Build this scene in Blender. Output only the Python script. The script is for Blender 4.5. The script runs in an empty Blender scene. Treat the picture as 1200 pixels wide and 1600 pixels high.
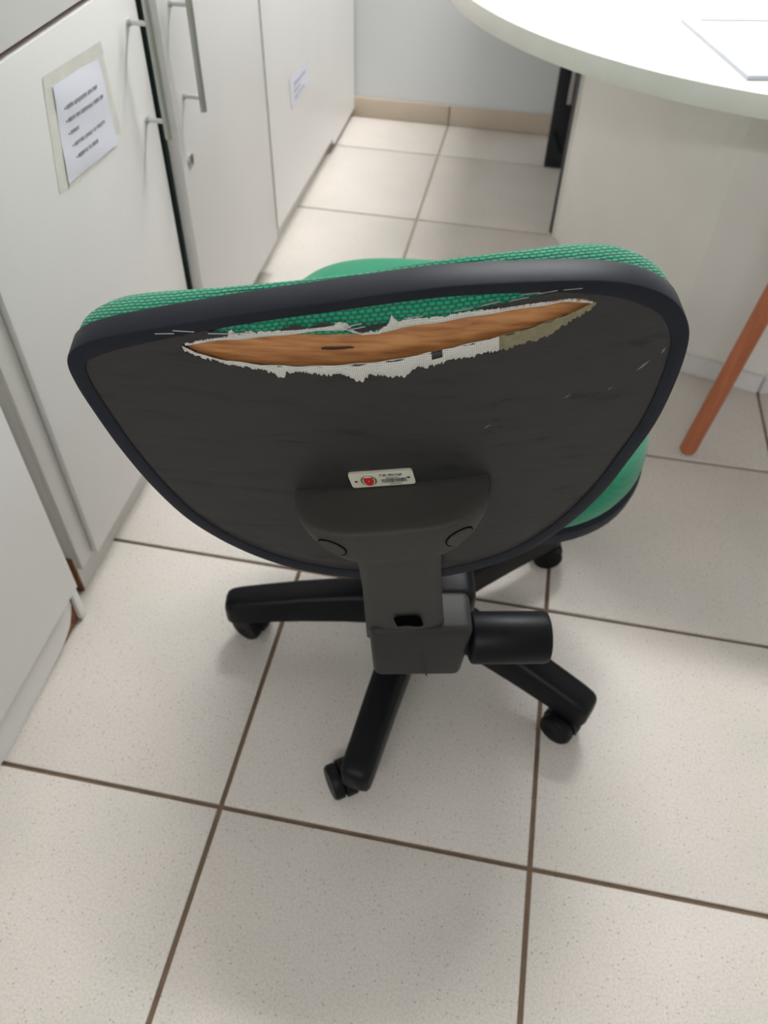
import bpy, bmesh, math, random
from mathutils import Vector, Matrix
random.seed(7)
scene = bpy.context.scene
COL = scene.collection
PI = math.pi

# ------------------------------------------------------------------ camera
cam_d = bpy.data.cameras.new('camera'); cam = bpy.data.objects.new('camera', cam_d); COL.objects.link(cam)
cam.location = (0.29854, -0.42702, 1.15529)
cam.rotation_euler = (0.744311, -0.0213586, 0.1875807)
cam_d.sensor_fit = 'VERTICAL'; cam_d.sensor_height = 24.0; cam_d.lens = 1250.87 * 24.0 / 1600.0
cam_d.clip_start = 0.02
cam_d.dof.use_dof = True; cam_d.dof.focus_distance = 0.60; cam_d.dof.aperture_fstop = 6.0
scene.camera = cam

# ------------------------------------------------------------------ world, exposure, lamps
w = bpy.data.worlds.new('world'); scene.world = w; w.use_nodes = True
w.node_tree.nodes['Background'].inputs[0].default_value = (0.9, 0.95, 1.0, 1)
w.node_tree.nodes['Background'].inputs[1].default_value = 0.3
vs = scene.view_settings
vs.view_transform = 'Standard'; vs.look = 'None'; vs.gamma = 1.0; vs.use_curve_mapping = False
vs.exposure = 0.20
LAMPS = [(0.45, 2.20, 68.0), (-0.30, -2.9, 44.0)]      # x, y, watts: ceiling luminaires
CEIL = 2.75

# ------------------------------------------------------------------ materials
MATS = {}
def srgb(c):
    return tuple((v/255/12.92 if v/255 <= .04045 else ((v/255+.055)/1.055)**2.4) for v in c) + (1,)
def mat(name, rgb, rough=.5, metal=0., spec=.5, var=0., vscale=8., bump=0., bscale=60., coat=0.):
    if name in MATS: return MATS[name]
    m = bpy.data.materials.new(name); m.use_nodes = True; MATS[name] = m
    nt = m.node_tree; b = nt.nodes['Principled BSDF']
    b.inputs['Roughness'].default_value = rough; b.inputs['Metallic'].default_value = metal
    b.inputs['Specular IOR Level'].default_value = spec; b.inputs['Coat Weight'].default_value = coat
    c = srgb(rgb); b.inputs['Base Color'].default_value = c
    tc = nt.nodes.new('ShaderNodeTexCoord')
    if var > 0:
        n = nt.nodes.new('ShaderNodeTexNoise'); n.inputs['Scale'].default_value = vscale; n.inputs['Detail'].default_value = 4
        nt.links.new(tc.outputs['Object'], n.inputs['Vector'])
        r = nt.nodes.new('ShaderNodeValToRGB')
        r.color_ramp.elements[0].position = .3; r.color_ramp.elements[1].position = .7
        r.color_ramp.elements[0].color = tuple(x*(1-var) for x in c[:3]) + (1,)
        r.color_ramp.elements[1].color = tuple(min(1, x*(1+var)) for x in c[:3]) + (1,)
        nt.links.new(n.outputs['Fac'], r.inputs['Fac']); nt.links.new(r.outputs['Color'], b.inputs['Base Color'])
    if bump > 0:
        n2 = nt.nodes.new('ShaderNodeTexNoise'); n2.inputs['Scale'].default_value = bscale; n2.inputs['Detail'].default_value = 3
        nt.links.new(tc.outputs['Object'], n2.inputs['Vector'])
        bp = nt.nodes.new('ShaderNodeBump'); bp.inputs['Strength'].default_value = bump; bp.inputs['Distance'].default_value = .002
        nt.links.new(n2.outputs['Fac'], bp.inputs['Height']); nt.links.new(bp.outputs['Normal'], b.inputs['Normal'])
    return m

def mat_tile():
    m = mat('tile_cream', (212, 204, 193), rough=.46, spec=.32)
    nt = m.node_tree; b = nt.nodes['Principled BSDF']
    g = nt.nodes.new('ShaderNodeNewGeometry')
    base = nt.nodes.new('ShaderNodeTexNoise'); base.inputs['Scale'].default_value = 5; base.inputs['Detail'].default_value = 5
    nt.links.new(g.outputs['Position'], base.inputs['Vector'])
    r = nt.nodes.new('ShaderNodeValToRGB'); nt.links.new(base.outputs['Fac'], r.inputs['Fac'])
    r.color_ramp.elements[0].position = .3; r.color_ramp.elements[1].position = .75
    r.color_ramp.elements[0].color = srgb((203, 198, 189)); r.color_ramp.elements[1].color = srgb((214, 206, 199))
    # coarse speckles
    v = nt.nodes.new('ShaderNodeTexVoronoi'); v.inputs['Scale'].default_value = 150
    nt.links.new(g.outputs['Position'], v.inputs['Vector'])
    lt = nt.nodes.new('ShaderNodeMath'); lt.operation = 'LESS_THAN'; lt.inputs[1].default_value = .175
    nt.links.new(v.outputs['Distance'], lt.inputs[0])
    sp = nt.nodes.new('ShaderNodeSeparateColor'); nt.links.new(v.outputs['Color'], sp.inputs[0])
    gt = nt.nodes.new('ShaderNodeMath'); gt.operation = 'GREATER_THAN'; gt.inputs[1].default_value = .55
    nt.links.new(sp.outputs[0], gt.inputs[0])
    mu = nt.nodes.new('ShaderNodeMath'); mu.operation = 'MULTIPLY'
    nt.links.new(lt.outputs[0], mu.inputs[0]); nt.links.new(gt.outputs[0], mu.inputs[1])
    mu2 = nt.nodes.new('ShaderNodeMath'); mu2.operation = 'MULTIPLY'; mu2.inputs[1].default_value = .6
    nt.links.new(mu.outputs[0], mu2.inputs[0])
    mx = nt.nodes.new('ShaderNodeMix'); mx.data_type = 'RGBA'
    nt.links.new(mu2.outputs[0], mx.inputs[0]); nt.links.new(r.outputs['Color'], mx.inputs[6])
    mx.inputs[7].default_value = srgb((132, 118, 102))
    # fine mottling
    f = nt.nodes.new('ShaderNodeTexNoise'); f.inputs['Scale'].default_value = 300; f.inputs['Detail'].default_value = 2
    nt.links.new(g.outputs['Position'], f.inputs['Vector'])
    r2 = nt.nodes.new('ShaderNodeValToRGB'); nt.links.new(f.outputs['Fac'], r2.inputs['Fac'])
    r2.color_ramp.elements[0].position = .32; r2.color_ramp.elements[1].position = .6
    r2.color_ramp.elements[0].color = (.82, .81, .79, 1); r2.color_ramp.elements[1].color = (1, 1, 1, 1)
    mx2 = nt.nodes.new('ShaderNodeMix'); mx2.data_type = 'RGBA'; mx2.blend_type = 'MULTIPLY'; mx2.inputs[0].default_value = .8
    nt.links.new(mx.outputs[2], mx2.inputs[6]); nt.links.new(r2.outputs['Color'], mx2.inputs[7])
    nt.links.new(mx2.outputs[2], b.inputs['Base Color'])
    bp = nt.nodes.new('ShaderNodeBump'); bp.inputs['Strength'].default_value = .12; bp.inputs['Distance'].default_value = .001
    nt.links.new(f.outputs['Fac'], bp.inputs['Height']); nt.links.new(bp.outputs['Normal'], b.inputs['Normal'])
    return m

def mat_weave(name, c1, c2, cdark, bw=.0052, rh=.0033, bump=.9):
    m = mat(name, c1, rough=.85, spec=.25)
    nt = m.node_tree; b = nt.nodes['Principled BSDF']
    b.inputs['Sheen Weight'].default_value = .25
    uv = nt.nodes.new('ShaderNodeUVMap')
    nz = nt.nodes.new('ShaderNodeTexNoise'); nz.inputs['Scale'].default_value = 60
    nt.links.new(uv.outputs[0], nz.inputs['Vector'])
    ma = nt.nodes.new('ShaderNodeVectorMath'); ma.operation = 'MULTIPLY_ADD'
    ma.inputs[1].default_value = (.002, .002, 0)
    nt.links.new(nz.outputs['Color'], ma.inputs[0]); nt.links.new(uv.outputs[0], ma.inputs[2])
    def mth(op, a, b=None, c=None):
        n = nt.nodes.new('ShaderNodeMath'); n.operation = op
        for k, v in enumerate((a, b, c)):
            if v is None: continue
            if isinstance(v, (int, float)): n.inputs[k].default_value = v
            else: nt.links.new(v, n.inputs[k])
        return n.outputs[0]
    sx = nt.nodes.new('ShaderNodeSeparateXYZ'); nt.links.new(ma.outputs[0], sx.inputs[0])
    vv = mth('DIVIDE', sx.outputs[1], rh); row = mth('FLOOR', vv)
    uu = mth('MULTIPLY_ADD', row, .5, mth('DIVIDE', sx.outputs[0], bw))
    su = mth('POWER', mth('ABSOLUTE', mth('SINE', mth('MULTIPLY', uu, PI))), .45)
    sv = mth('POWER', mth('ABSOLUTE', mth('SINE', mth('MULTIPLY', vv, PI))), .6)
    h = mth('MULTIPLY', su, sv)
    fz = nt.nodes.new('ShaderNodeTexNoise'); fz.inputs['Scale'].default_value = 900; nt.links.new(uv.outputs[0], fz.inputs['Vector'])
    h2 = mth('MULTIPLY_ADD', fz.outputs['Fac'], .35, mth('MULTIPLY', h, .85))
    cr_ = nt.nodes.new('ShaderNodeValToRGB'); nt.links.new(h2, cr_.inputs['Fac'])
    e = cr_.color_ramp.elements; e[0].position = .25; e[0].color = srgb(cdark); e[1].position = 1.; e[1].color = srgb(c2)
    k = e.new(.65); k.color = srgb(c1)
    nt.links.new(cr_.outputs['Color'], b.inputs['Base Color'])
    bp = nt.nodes.new('ShaderNodeBump'); bp.inputs['Strength'].default_value = bump; bp.inputs['Distance'].default_value = .0012
    nt.links.new(h2, bp.inputs['Height']); nt.links.new(bp.outputs['Normal'], b.inputs['Normal'])
    return m

def mat_vinyl():
    m = mat('black_vinyl', (46, 46, 46), rough=.52, spec=.35)
    nt = m.node_tree; b = nt.nodes['Principled BSDF']
    tc = nt.nodes.new('ShaderNodeTexCoord'); mp = nt.nodes.new('ShaderNodeMapping')
    mp.inputs['Rotation'].default_value = (0, .30, 0); mp.inputs['Scale'].default_value = (12, 70, 70)
    nt.links.new(tc.outputs['Object'], mp.inputs['Vector'])
    n = nt.nodes.new('ShaderNodeTexNoise'); n.inputs['Scale'].default_value = 1.3; n.inputs['Detail'].default_value = 6; n.inputs['Roughness'].default_value = .6
    nt.links.new(mp.outputs[0], n.inputs['Vector'])
    r = nt.nodes.new('ShaderNodeValToRGB'); nt.links.new(n.outputs['Fac'], r.inputs['Fac'])
    e = r.color_ramp.elements; e[0].position = .31; e[0].color = srgb((28, 28, 29)); e[1].position = .62; e[1].color = srgb((45, 44, 43))
    k = e.new(.42); k.color = srgb((41, 41, 40))
    nt.links.new(r.outputs['Color'], b.inputs['Base Color'])
    bp = nt.nodes.new('ShaderNodeBump'); bp.inputs['Strength'].default_value = .22; bp.inputs['Distance'].default_value = .002
    nt.links.new(n.outputs['Fac'], bp.inputs['Height']); nt.links.new(bp.outputs['Normal'], b.inputs['Normal'])
    return m

def mat_wood(name, c1, c2, scale=(4, 70, 120), rough=.45):
    m = mat(name, c1, rough=rough)
    nt = m.node_tree; b = nt.nodes['Principled BSDF']
    tc = nt.nodes.new('ShaderNodeTexCoord'); mp = nt.nodes.new('ShaderNodeMapping'); mp.inputs['Scale'].default_value = scale
    nt.links.new(tc.outputs['Object'], mp.inputs['Vector'])
    n = nt.nodes.new('ShaderNodeTexNoise'); n.inputs['Scale'].default_value = 2; n.inputs['Detail'].default_value = 7; n.inputs['Distortion'].default_value = .3
    nt.links.new(mp.outputs[0], n.inputs['Vector'])
    r = nt.nodes.new('ShaderNodeValToRGB'); nt.links.new(n.outputs['Fac'], r.inputs['Fac'])
    e = r.color_ramp.elements; e[0].position = .3; e[0].color = srgb(c2); e[1].position = .65; e[1].color = srgb(c1)
    nt.links.new(r.outputs['Color'], b.inputs['Base Color'])
    bp = nt.nodes.new('ShaderNodeBump'); bp.inputs['Strength'].default_value = .3; bp.inputs['Distance'].default_value = .001
    nt.links.new(n.outputs['Fac'], bp.inputs['Height']); nt.links.new(bp.outputs['Normal'], b.inputs['Normal'])
    return m

def mat_scrim():
    m = mat('white_scrim', (214, 212, 204), rough=.9, spec=.1)
    nt = m.node_tree; b = nt.nodes['Principled BSDF']
    uv = nt.nodes.new('ShaderNodeUVMap')
    br = nt.nodes.new('ShaderNodeTexBrick'); br.offset = 0; br.inputs['Scale'].default_value = 1
    br.inputs['Brick Width'].default_value = .0014; br.inputs['Row Height'].default_value = .0014
    br.inputs['Mortar Size'].default_value = .00040; br.inputs['Mortar Smooth'].default_value = .3
    nt.links.new(uv.outputs[0], br.inputs['Vector'])
    br.inputs['Color1'].default_value = srgb((128, 126, 120)); br.inputs['Color2'].default_value = srgb((168, 166, 158)); br.inputs['Mortar'].default_value = srgb((206, 204, 197))
    nt.links.new(br.outputs['Color'], b.inputs['Base Color'])
    return m

M_TILE = mat_tile()
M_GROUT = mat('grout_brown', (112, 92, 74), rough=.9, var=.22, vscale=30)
def grout_far_glare():  # far-floor glare painted into the grout colour, lighter towards the back wall
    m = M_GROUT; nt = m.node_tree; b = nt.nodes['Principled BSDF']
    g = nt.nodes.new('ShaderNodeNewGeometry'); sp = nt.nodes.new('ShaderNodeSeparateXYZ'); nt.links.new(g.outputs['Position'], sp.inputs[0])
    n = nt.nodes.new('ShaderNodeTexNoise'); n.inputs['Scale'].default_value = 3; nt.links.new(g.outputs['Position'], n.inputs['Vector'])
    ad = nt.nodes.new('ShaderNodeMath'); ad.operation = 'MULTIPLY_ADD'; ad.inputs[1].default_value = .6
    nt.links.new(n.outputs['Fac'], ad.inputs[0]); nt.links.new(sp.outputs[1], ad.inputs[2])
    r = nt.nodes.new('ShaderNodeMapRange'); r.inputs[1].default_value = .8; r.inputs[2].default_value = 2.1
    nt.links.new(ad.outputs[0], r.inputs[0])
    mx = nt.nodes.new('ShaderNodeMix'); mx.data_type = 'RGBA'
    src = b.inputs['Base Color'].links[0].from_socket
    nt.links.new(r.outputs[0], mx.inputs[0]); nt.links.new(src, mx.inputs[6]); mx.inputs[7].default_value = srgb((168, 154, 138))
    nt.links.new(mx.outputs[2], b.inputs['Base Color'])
grout_far_glare()
M_SKIRT = mat('skirting_tile', (196, 182, 164), rough=.35, var=.04)
M_WALL = mat('wall_paint', (216, 219, 220), rough=.7, var=.02, vscale=2, bump=.05)
M_CEIL = mat('ceiling_paint', (232, 232, 228), rough=.9)
M_LAM = mat('white_laminate', (226, 224, 221), rough=.38, var=.025, vscale=3)
M_LAM2 = mat('warm_laminate', (212, 210, 204), rough=.42, var=.03, vscale=3)
M_TABLE = mat('table_laminate', (236, 236, 232), rough=.35)
M_EDGE = mat('table_edge_band', (224, 222, 214), rough=.4, var=.04, vscale=12)
M_PANEL = mat('pedestal_panel', (231, 228, 221), rough=.5, var=.02)
M_DGAP = mat('dark_green_gap', (22, 44, 36), rough=.7)
M_MDF = mat('raw_particle_board', (128, 84, 54), rough=.9, var=.4, vscale=120, bump=.4, bscale=200)
M_METAL = mat('brushed_aluminium', (176, 176, 170), rough=.36, metal=.85, var=.05)
M_STEEL = mat('steel', (200, 200, 200), rough=.3, metal=1.)
M_PAPER = mat('paper', (222, 222, 232), rough=.8)
M_INK = mat('ink', (70, 70, 78), rough=.9)
M_INK2 = mat('faded_ink', (150, 150, 168), rough=.9)
M_TAPE = mat('yellowed_tape', (221, 218, 210), rough=.38, var=.04, vscale=40)
M_PLAS = mat('black_plastic', (15, 16, 19), rough=.42, spec=.15, bump=.08, bscale=400)
M_PLASW = mat('grey_black_plastic', (60, 58, 55), rough=.55, spec=.2, bump=.12, bscale=500)
M_RIM = mat('edge_trim_plastic', (31, 34, 42), rough=.44, spec=.12, var=.08, vscale=25)
M_BLACK = mat('black_metal', (22, 24, 32), rough=.4)
M_VINYL = mat_vinyl()
M_GREEN = mat_weave('green_fabric', (2, 128, 92), (34, 160, 124), (0, 84, 58), .0050, .0034)
M_GREEN2 = mat_weave('green_fabric_seat', (0, 128, 90), (6, 136, 98), (0, 104, 72), .0035, .0025, .4)
M_WOOD = mat_wood('plywood', (190, 134, 82), (140, 84, 44))
M_STOOL = mat_wood('terracotta_wood', (184, 110, 74), (168, 94, 60), (30, 30, 3))
M_SCRIM = mat_scrim()
M_TAG = mat('tag_plastic', (206, 202, 184), rough=.35)
M_RED = mat('emblem_red', (190, 30, 34), rough=.5)
M_EGREEN = mat('emblem_green', (40, 110, 70), rough=.5)
M_LAMP = mat('lamp_diffuser', (255, 255, 250), rough=.5)
_b = M_LAMP.node_tree.nodes['Principled BSDF']; _b.inputs['Emission Color'].default_value = (1, .995, 1, 1); _b.inputs['Emission Strength'].default_value = 3.0

# ------------------------------------------------------------------ helpers
def new(name, verts, faces, m, parent=None, smooth=False, uvs=None, sharp=40):
    me = bpy.data.meshes.new(name); me.from_pydata([tuple(v) for v in verts], [], faces); me.update()
    if uvs is not None:
        l = me.uv_layers.new(name='UVMap')
        for lp in me.loops: l.data[lp.index].uv = uvs[lp.vertex_index]
    bm = bmesh.new(); bm.from_mesh(me); bmesh.ops.recalc_face_normals(bm, faces=bm.faces); bm.to_mesh(me); bm.free()
    return link(name, me, m, parent, smooth, sharp)
def link(name, me, m, parent=None, smooth=False, sharp=40):
    me.materials.append(m)
    if smooth:
        for p in me.polygons: p.use_smooth = True
        me.set_sharp_from_angle(angle=math.radians(sharp))
    o = bpy.data.objects.new(name, me); COL.objects.link(o)
    if parent is not None: o.parent = parent
    return o
def box(name, lo, hi, m, parent=None, bev=.0015, seg=2, rotz=0., pivot=None):
    bm = bmesh.new(); bmesh.ops.create_cube(bm, size=1)
    for v in bm.verts:
        v.co = Vector([lo[i] + (v.co[i]+.5)*(hi[i]-lo[i]) for i in range(3)])
    if bev > 0: bmesh.ops.bevel(bm, geom=list(bm.edges), offset=bev, segments=seg, affect='EDGES', profile=.6)
    if rotz:
        bmesh.ops.rotate(bm, verts=bm.verts, cent=pivot or Vector([(lo[i]+hi[i])/2 for i in range(3)]), matrix=Matrix.Rotation(rotz, 3, 'Z'))
    me = bpy.data.meshes.new(name); bm.to_mesh(me); bm.free()
    return link(name, me, m, parent, bev > 0, 35)
def loft(name, rings, m, parent=None, cap0=True, cap1=True, closed=True, smooth=True, sharp=40, uvs=None):
    n = len(rings[0]); V = [p for r in rings for p in r]; F = []
    for i in range(len(rings)-1):
        for j in range(n if closed else n-1):
            k = (j+1) % n
            F.append((i*n+j, i*n+k, (i+1)*n+k, (i+1)*n+j))
    if cap0: F.append(tuple(range(n))[::-1])
    if cap1: F.append(tuple((len(rings)-1)*n+j for j in range(n)))
    return new(name, V, F, m, parent, smooth, uvs, sharp)
def tube(name, pts, rad, m, parent=None, seg=12, caps=True):
    pts = [Vector(p) for p in pts]; rings = []
    rads = rad if isinstance(rad, (list, tuple)) else [rad]*len(pts)
    for i, p in enumerate(pts):
        t = (pts[min(i+1, len(pts)-1)] - pts[max(i-1, 0)]).normalized()
        a = t.cross(Vector((0, 0, 1)));
        if a.length < 1e-3: a = t.cross(Vector((1, 0, 0)))
        a.normalize(); b = t.cross(a)
        rings.append([p + rads[i]*(math.cos(2*PI*k/seg)*a + math.sin(2*PI*k/seg)*b) for k in range(seg)])
    return loft(name, rings, m, parent, caps, caps)
def empty(name, loc=(0, 0, 0)):
    o = bpy.data.objects.new(name, None); COL.objects.link(o); o.location = loc; o.empty_display_size = .05
    return o
def tag(o, label, cat, group=None):
    o['label'] = label; o['category'] = cat
    if group: o['group'] = group
    return o
def struct(o, label=None):
    o['kind'] = 'structure'
    if label: o['label'] = label
    return o
def reparent(o, root):
    """children built in world coordinates keep their place under an Empty that stands at the thing's base"""
    o.parent = root; o.matrix_parent_inverse = Matrix.Translation(root.location).inverted()
def adopt(root, *objs):
    for o in objs: reparent(o, root)
def interp(tab, x):
    if x <= tab[0][0]: return tab[0][1]
    for (x0, y0), (x1, y1) in zip(tab, tab[1:]):
        if x <= x1: return y0 + (y1-y0)*(x-x0)/(x1-x0)
    return tab[-1][1]
def catmull(P, n=6, closed=False):
    out = []; N = len(P)
    for i in range(N if closed else N-1):
        g = (lambda k: P[k % N]) if closed else (lambda k: P[max(0, min(N-1, k))])
        p0, p1, p2, p3 = [Vector(g(k)) for k in (i-1, i, i+1, i+2)]
        for s in range(n):
            t = s/n
            out.append(.5*((2*p1)+(p2-p0)*t+(2*p0-5*p1+4*p2-p3)*t*t+(3*p1-p0-3*p2+p3)*t**3))
    if not closed: out.append(Vector(P[-1]))
    return out

# ------------------------------------------------------------------ room
X0, X1, Y0, Y1 = -.95, 2.65, -4.5, 2.51
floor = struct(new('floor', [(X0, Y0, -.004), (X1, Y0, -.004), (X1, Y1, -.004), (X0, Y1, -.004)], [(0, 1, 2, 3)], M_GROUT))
T = .45; G = .0036
def tile_mesh(name, sx, sy):
    bm = bmesh.new(); bmesh.ops.create_cube(bm, size=1)
    for v in bm.verts: v.co = Vector((v.co.x*(sx-2*G), v.co.y*(sy-2*G), -.006 + (v.co.z-.5)*.006 + .006))
    top = [e for e in bm.edges if all(v.co.z > -.003 for v in e.verts)]
    bmesh.ops.bevel(bm, geom=top, offset=.0014, segments=2, affect='EDGES', profile=.5)
    me = bpy.data.meshes.new(name); bm.to_mesh(me); bm.free(); me.materials.append(M_TILE)
    for p in me.polygons: p.use_smooth = True
    me.set_sharp_from_angle(angle=math.radians(50))
    return me
tm = tile_mesh('tile', T, T); tm_cut = tile_mesh('tile_cut', T, .26)
for iy in range(-10, 6):
    for ix in range(-2, 5):
        cut = iy == 5
        o = bpy.data.objects.new('tile', tm_cut if cut else tm); COL.objects.link(o)
        o.location = ((ix+.5)*T, (iy+.5)*T if not cut else 5*T+.13, 0); o.parent = floor
struct(box('wall_back', (X0, Y1, 0), (X1, Y1+.1, CEIL), M_WALL, bev=0))
struct(box('wall_left', (X0-.1, Y0, 0), (X0, Y1, CEIL), M_WALL, bev=0))
struct(box('wall_right', (X1, Y0, 0), (X1+.1, Y1, CEIL), M_WALL, bev=0))
struct(box('wall_front', (X0, Y0-.1, 0), (X1, Y0, CEIL), M_WALL, bev=0))
struct(box('ceiling', (X0-.1, Y0-.1, CEIL), (X1+.1, Y1+.1, CEIL+.1), M_CEIL, bev=0))
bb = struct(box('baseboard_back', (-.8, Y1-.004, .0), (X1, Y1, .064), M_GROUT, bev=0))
for ix in range(-1, 5):
    o = box('skirting_tile', (ix*T+G*.8, Y1-.011, .0015), ((ix+1)*T-G*.8, Y1-.003, .067), M_SKIRT, bb, bev=.001)

def luminaire(x, y, watts, label):
    root = empty('ceiling_luminaire', (x, y, CEIL))
    h = box('housing', (x-.62, y-.12, CEIL-.06), (x+.62, y+.12, CEIL), M_CEIL, bev=.004); adopt(root, h)
    d = box('diffuser', (x-.60, y-.10, CEIL-.068), (x+.60, y+.10, CEIL-.061), M_LAMP, bev=.002); adopt(root, d)
    ld = bpy.data.lights.new('lamp_light', 'AREA'); ld.shape = 'RECTANGLE'; ld.size = 1.18; ld.size_y = .18
    ld.energy = watts; ld.color = (1, .995, 1.0)
    lo = bpy.data.objects.new('lamp_light', ld); COL.objects.link(lo); lo.location = (x, y, CEIL-.075); adopt(root, lo)
    tag(root, label, 'ceiling lamp', 'ceiling luminaires')
luminaire(*LAMPS[0], 'white ceiling luminaire in front of the back wall')
luminaire(*LAMPS[1], 'white ceiling luminaire behind the viewer, away from the back wall')

# ------------------------------------------------------------------ cabinets along the left
CH = 1.62; BACK = -.90
def cab_body(y0, y1, front, z0, name='body', m=M_LAM2):
    return box(name, (BACK, y0, z0), (front, y1, CH), m, bev=.001)
def bar_handle(y, z0, z1, p0, p1, xf, root):
    """vertical bar handle; bar from z0 to z1, posts at p0, p1"""
    bar = tube('handle', [(xf+.034, y, z0), (xf+.034, y, z1)], .0058, M_METAL, seg=14); reparent(bar, root)
    for p in (p0, p1):
        s = tube('handle_post', [(xf-.001, y, p), (xf+.004, y, p), (xf+.0045, y, p), (xf+.034, y, p)], [.006, .006, .004, .004], M_STEEL, seg=12)
        s.parent = bar
    return bar
# A: nearest cabinet, worn kick board
cA = empty('cabinet', (-.62, -.13, 0))
adopt(cA, cab_body(-.55, .279, -.345, .085))
dA = box('door', (-.343, -.54, .092), (-.325, .272, CH-.01), M_LAM, bev=.001); adopt(cA, dA)
kv = []; 
kz = [(-.55, .0), (.05, .0), (.12, .001), (.17, .003), (.205, .006), (.225, .013), (.24, .02), (.252, .034), (.262, .05)]
top = .09
vs_, fs_ = [], []
for (y, z) in kz:
    for x in (-.356, -.343): vs_ += [(x, y, z), (x, y, top)]
for i in range(len(kz)-1):
    a = i*4; b = a+4
    fs_ += [(a+2, b+2, b+3, a+3), (a, a+1, b+1, b), (a+1, a+3, b+3, b+1), (a, b, b+2, a+2)]
fs_ += [(0, 2, 3, 1), (len(vs_)-4, len(vs_)-3, len(vs_)-1, len(vs_)-2)]
adopt(cA, new('kick_board', vs_, fs_, M_LAM))
ex = box('exposed_board', (-.356, .10, .0005), (-.3455, .268, .088), M_MDF, bev=.001); ex['label'] = 'raw brown board showing where the laminate has broken off'; adopt(cA, ex)
ws = box('loose_edge_strip', (-.3435, .2660, .002), (-.337, .2810, .0905), M_LAM, bev=.002); ws['label'] = 'loose white edging strip at the end of the kick board'; adopt(cA, ws)
tag(cA, 'nearest white cabinet, cut off by the left edge, with a chipped kick board', 'cabinet')
# B: cabinet with the big paper notice
cB = empty('cabinet', (-.62, .63, 0))
adopt(cB, cab_body(.327, .908, -.358, .06))
st = box('stile', (-.3585, .327, .062), (-.349, .366, CH), M_LAM2, bev=.001); adopt(cB, st)
dB = box('door', (-.358, .369, .062), (-.340, .906, .805), M_LAM, bev=.0012); adopt(cB, dB)
dB2 = box('door', (-.358, .369, .813), (-.340, .906, CH-.01), M_LAM, bev=.0012); adopt(cB, dB2)
gp = box('rail', (-.3585, .369, .803), (-.3525, .906, .815), M_MDF, bev=0); adopt(cB, gp)
kb = box('kick_board', (-.375, .328, 0), (-.361, .908, .061), M_LAM2, bev=.001); adopt(cB, kb)
rb = box('exposed_board', (-.50, .3245, .0005), (-.3625, .3278, .088), M_MDF, bev=.001); rb['label'] = 'raw brown board at the foot of the side panel'; adopt(cB, rb)
hB = bar_handle(.868, .578, .79, .606, .751, -.340, dB)
tag(cB, 'white cabinet with the bulleted paper notice taped to its door', 'cabinet')
# C: cabinet with lock, D: far cabinet with the small label
cC = empty('cabinet', (-.62, 1.22, 0))
adopt(cC, cab_body(.940, 1.518, -.358, .05))
dC = box('door', (-.344, .938, .082), (-.320, 1.447, CH-.01), M_LAM, bev=.003); adopt(cC, dC)
adopt(cC, box('filler_strip', (-.358, 1.449, .05), (-.342, 1.517, CH-.01), M_LAM, bev=.001))
adopt(cC, box('kick_board', (-.378, .940, 0), (-.360, 1.518, .05), M_LAM2, bev=.001))
adopt(cC, box('gap_lining', (BACK+.05, .930, .05), (-.3445, .9375, CH-.02), M_DGAP, bev=0))
hC = bar_handle(.988, .580, .80, .603, .747, -.320, dC)
lk = tube('lock', [(-.3205, .973, .496), (-.316, .973, .496), (-.3155, .973, .496)], [.0115, .0115, .009], M_STEEL, seg=20); reparent(lk, dC)
kh = box('keyhole', (-.3158, .9715, .490), (-.3148, .9745, .502), M_BLACK, bev=0)
kh.parent = lk
tag(cC, 'white cabinet with a round key lock below its bar handle', 'cabinet')
cD = empty('cabinet', (-.62, 2.0, 0))
adopt(cD, cab_body(1.522, 2.505, -.358, .05))
vd = [(1.524, .070), (2.165, .056), (2.185, .030), (2.502, .030), (2.502, CH-.01), (1.524, CH-.01)]
VV = [(-.358, y, z) for y, z in vd] + [(-.340, y, z) for y, z in vd]; nd = len(vd)
dD = new('door', VV, [tuple(range(nd)), tuple(range(nd, 2*nd))] + [(i, (i+1) % nd, nd+(i+1) % nd, nd+i) for i in range(nd)], M_LAM); adopt(cD, dD)
adopt(cD, box('kick_board', (-.380, 1.522, 0), (-.364, 2.495, .05), M_LAM2, bev=.001))
tag(cD, 'farthest white cabinet with a small printed label, next to the back wall', 'cabinet')

# ------------------------------------------------------------------ paper notices
def text_marks(name, lines, P, m, parent, ch=.0052, cw=.0031, gap=.0010):
    """rows of letter-like printed strokes, P(u,v) -> 3D point on the sheet"""
    V, F = [], []
    def quad(u0, v0, u1, v1):
        k = len(V); V.extend([P(u0, v0), P(u1, v0), P(u1, v1), P(u0, v1)]); F.append((k, k+1, k+2, k+3))
    rnd = random.Random(3)
    for (u, v, words) in lines:
        x = u
        if words and words[0] == 0:
            quad(x, v+ch*.3, x+ch*.45, v+ch*.75); x += ch*1.1; words = words[1:]
        for wl in words:
            for _ in range(wl):
                t = rnd.random(); s = cw*.28
                quad(x, v, x+s, v+ch)
                if t < .75: quad(x+cw*.62, v, x+cw*.62+s, v+ch)
                if t > .3: quad(x+s, v+ch*.8, x+cw*.8, v+ch)
                if t > .5: quad(x+s, v+ch*.4, x+cw*.8, v+ch*.58)
                if t < .55: quad(x+s, v, x+cw*.8, v+ch*.18)
                x += cw+gap
            x += cw*.9
    o = new(name, V, F, m, parent); return o
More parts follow.
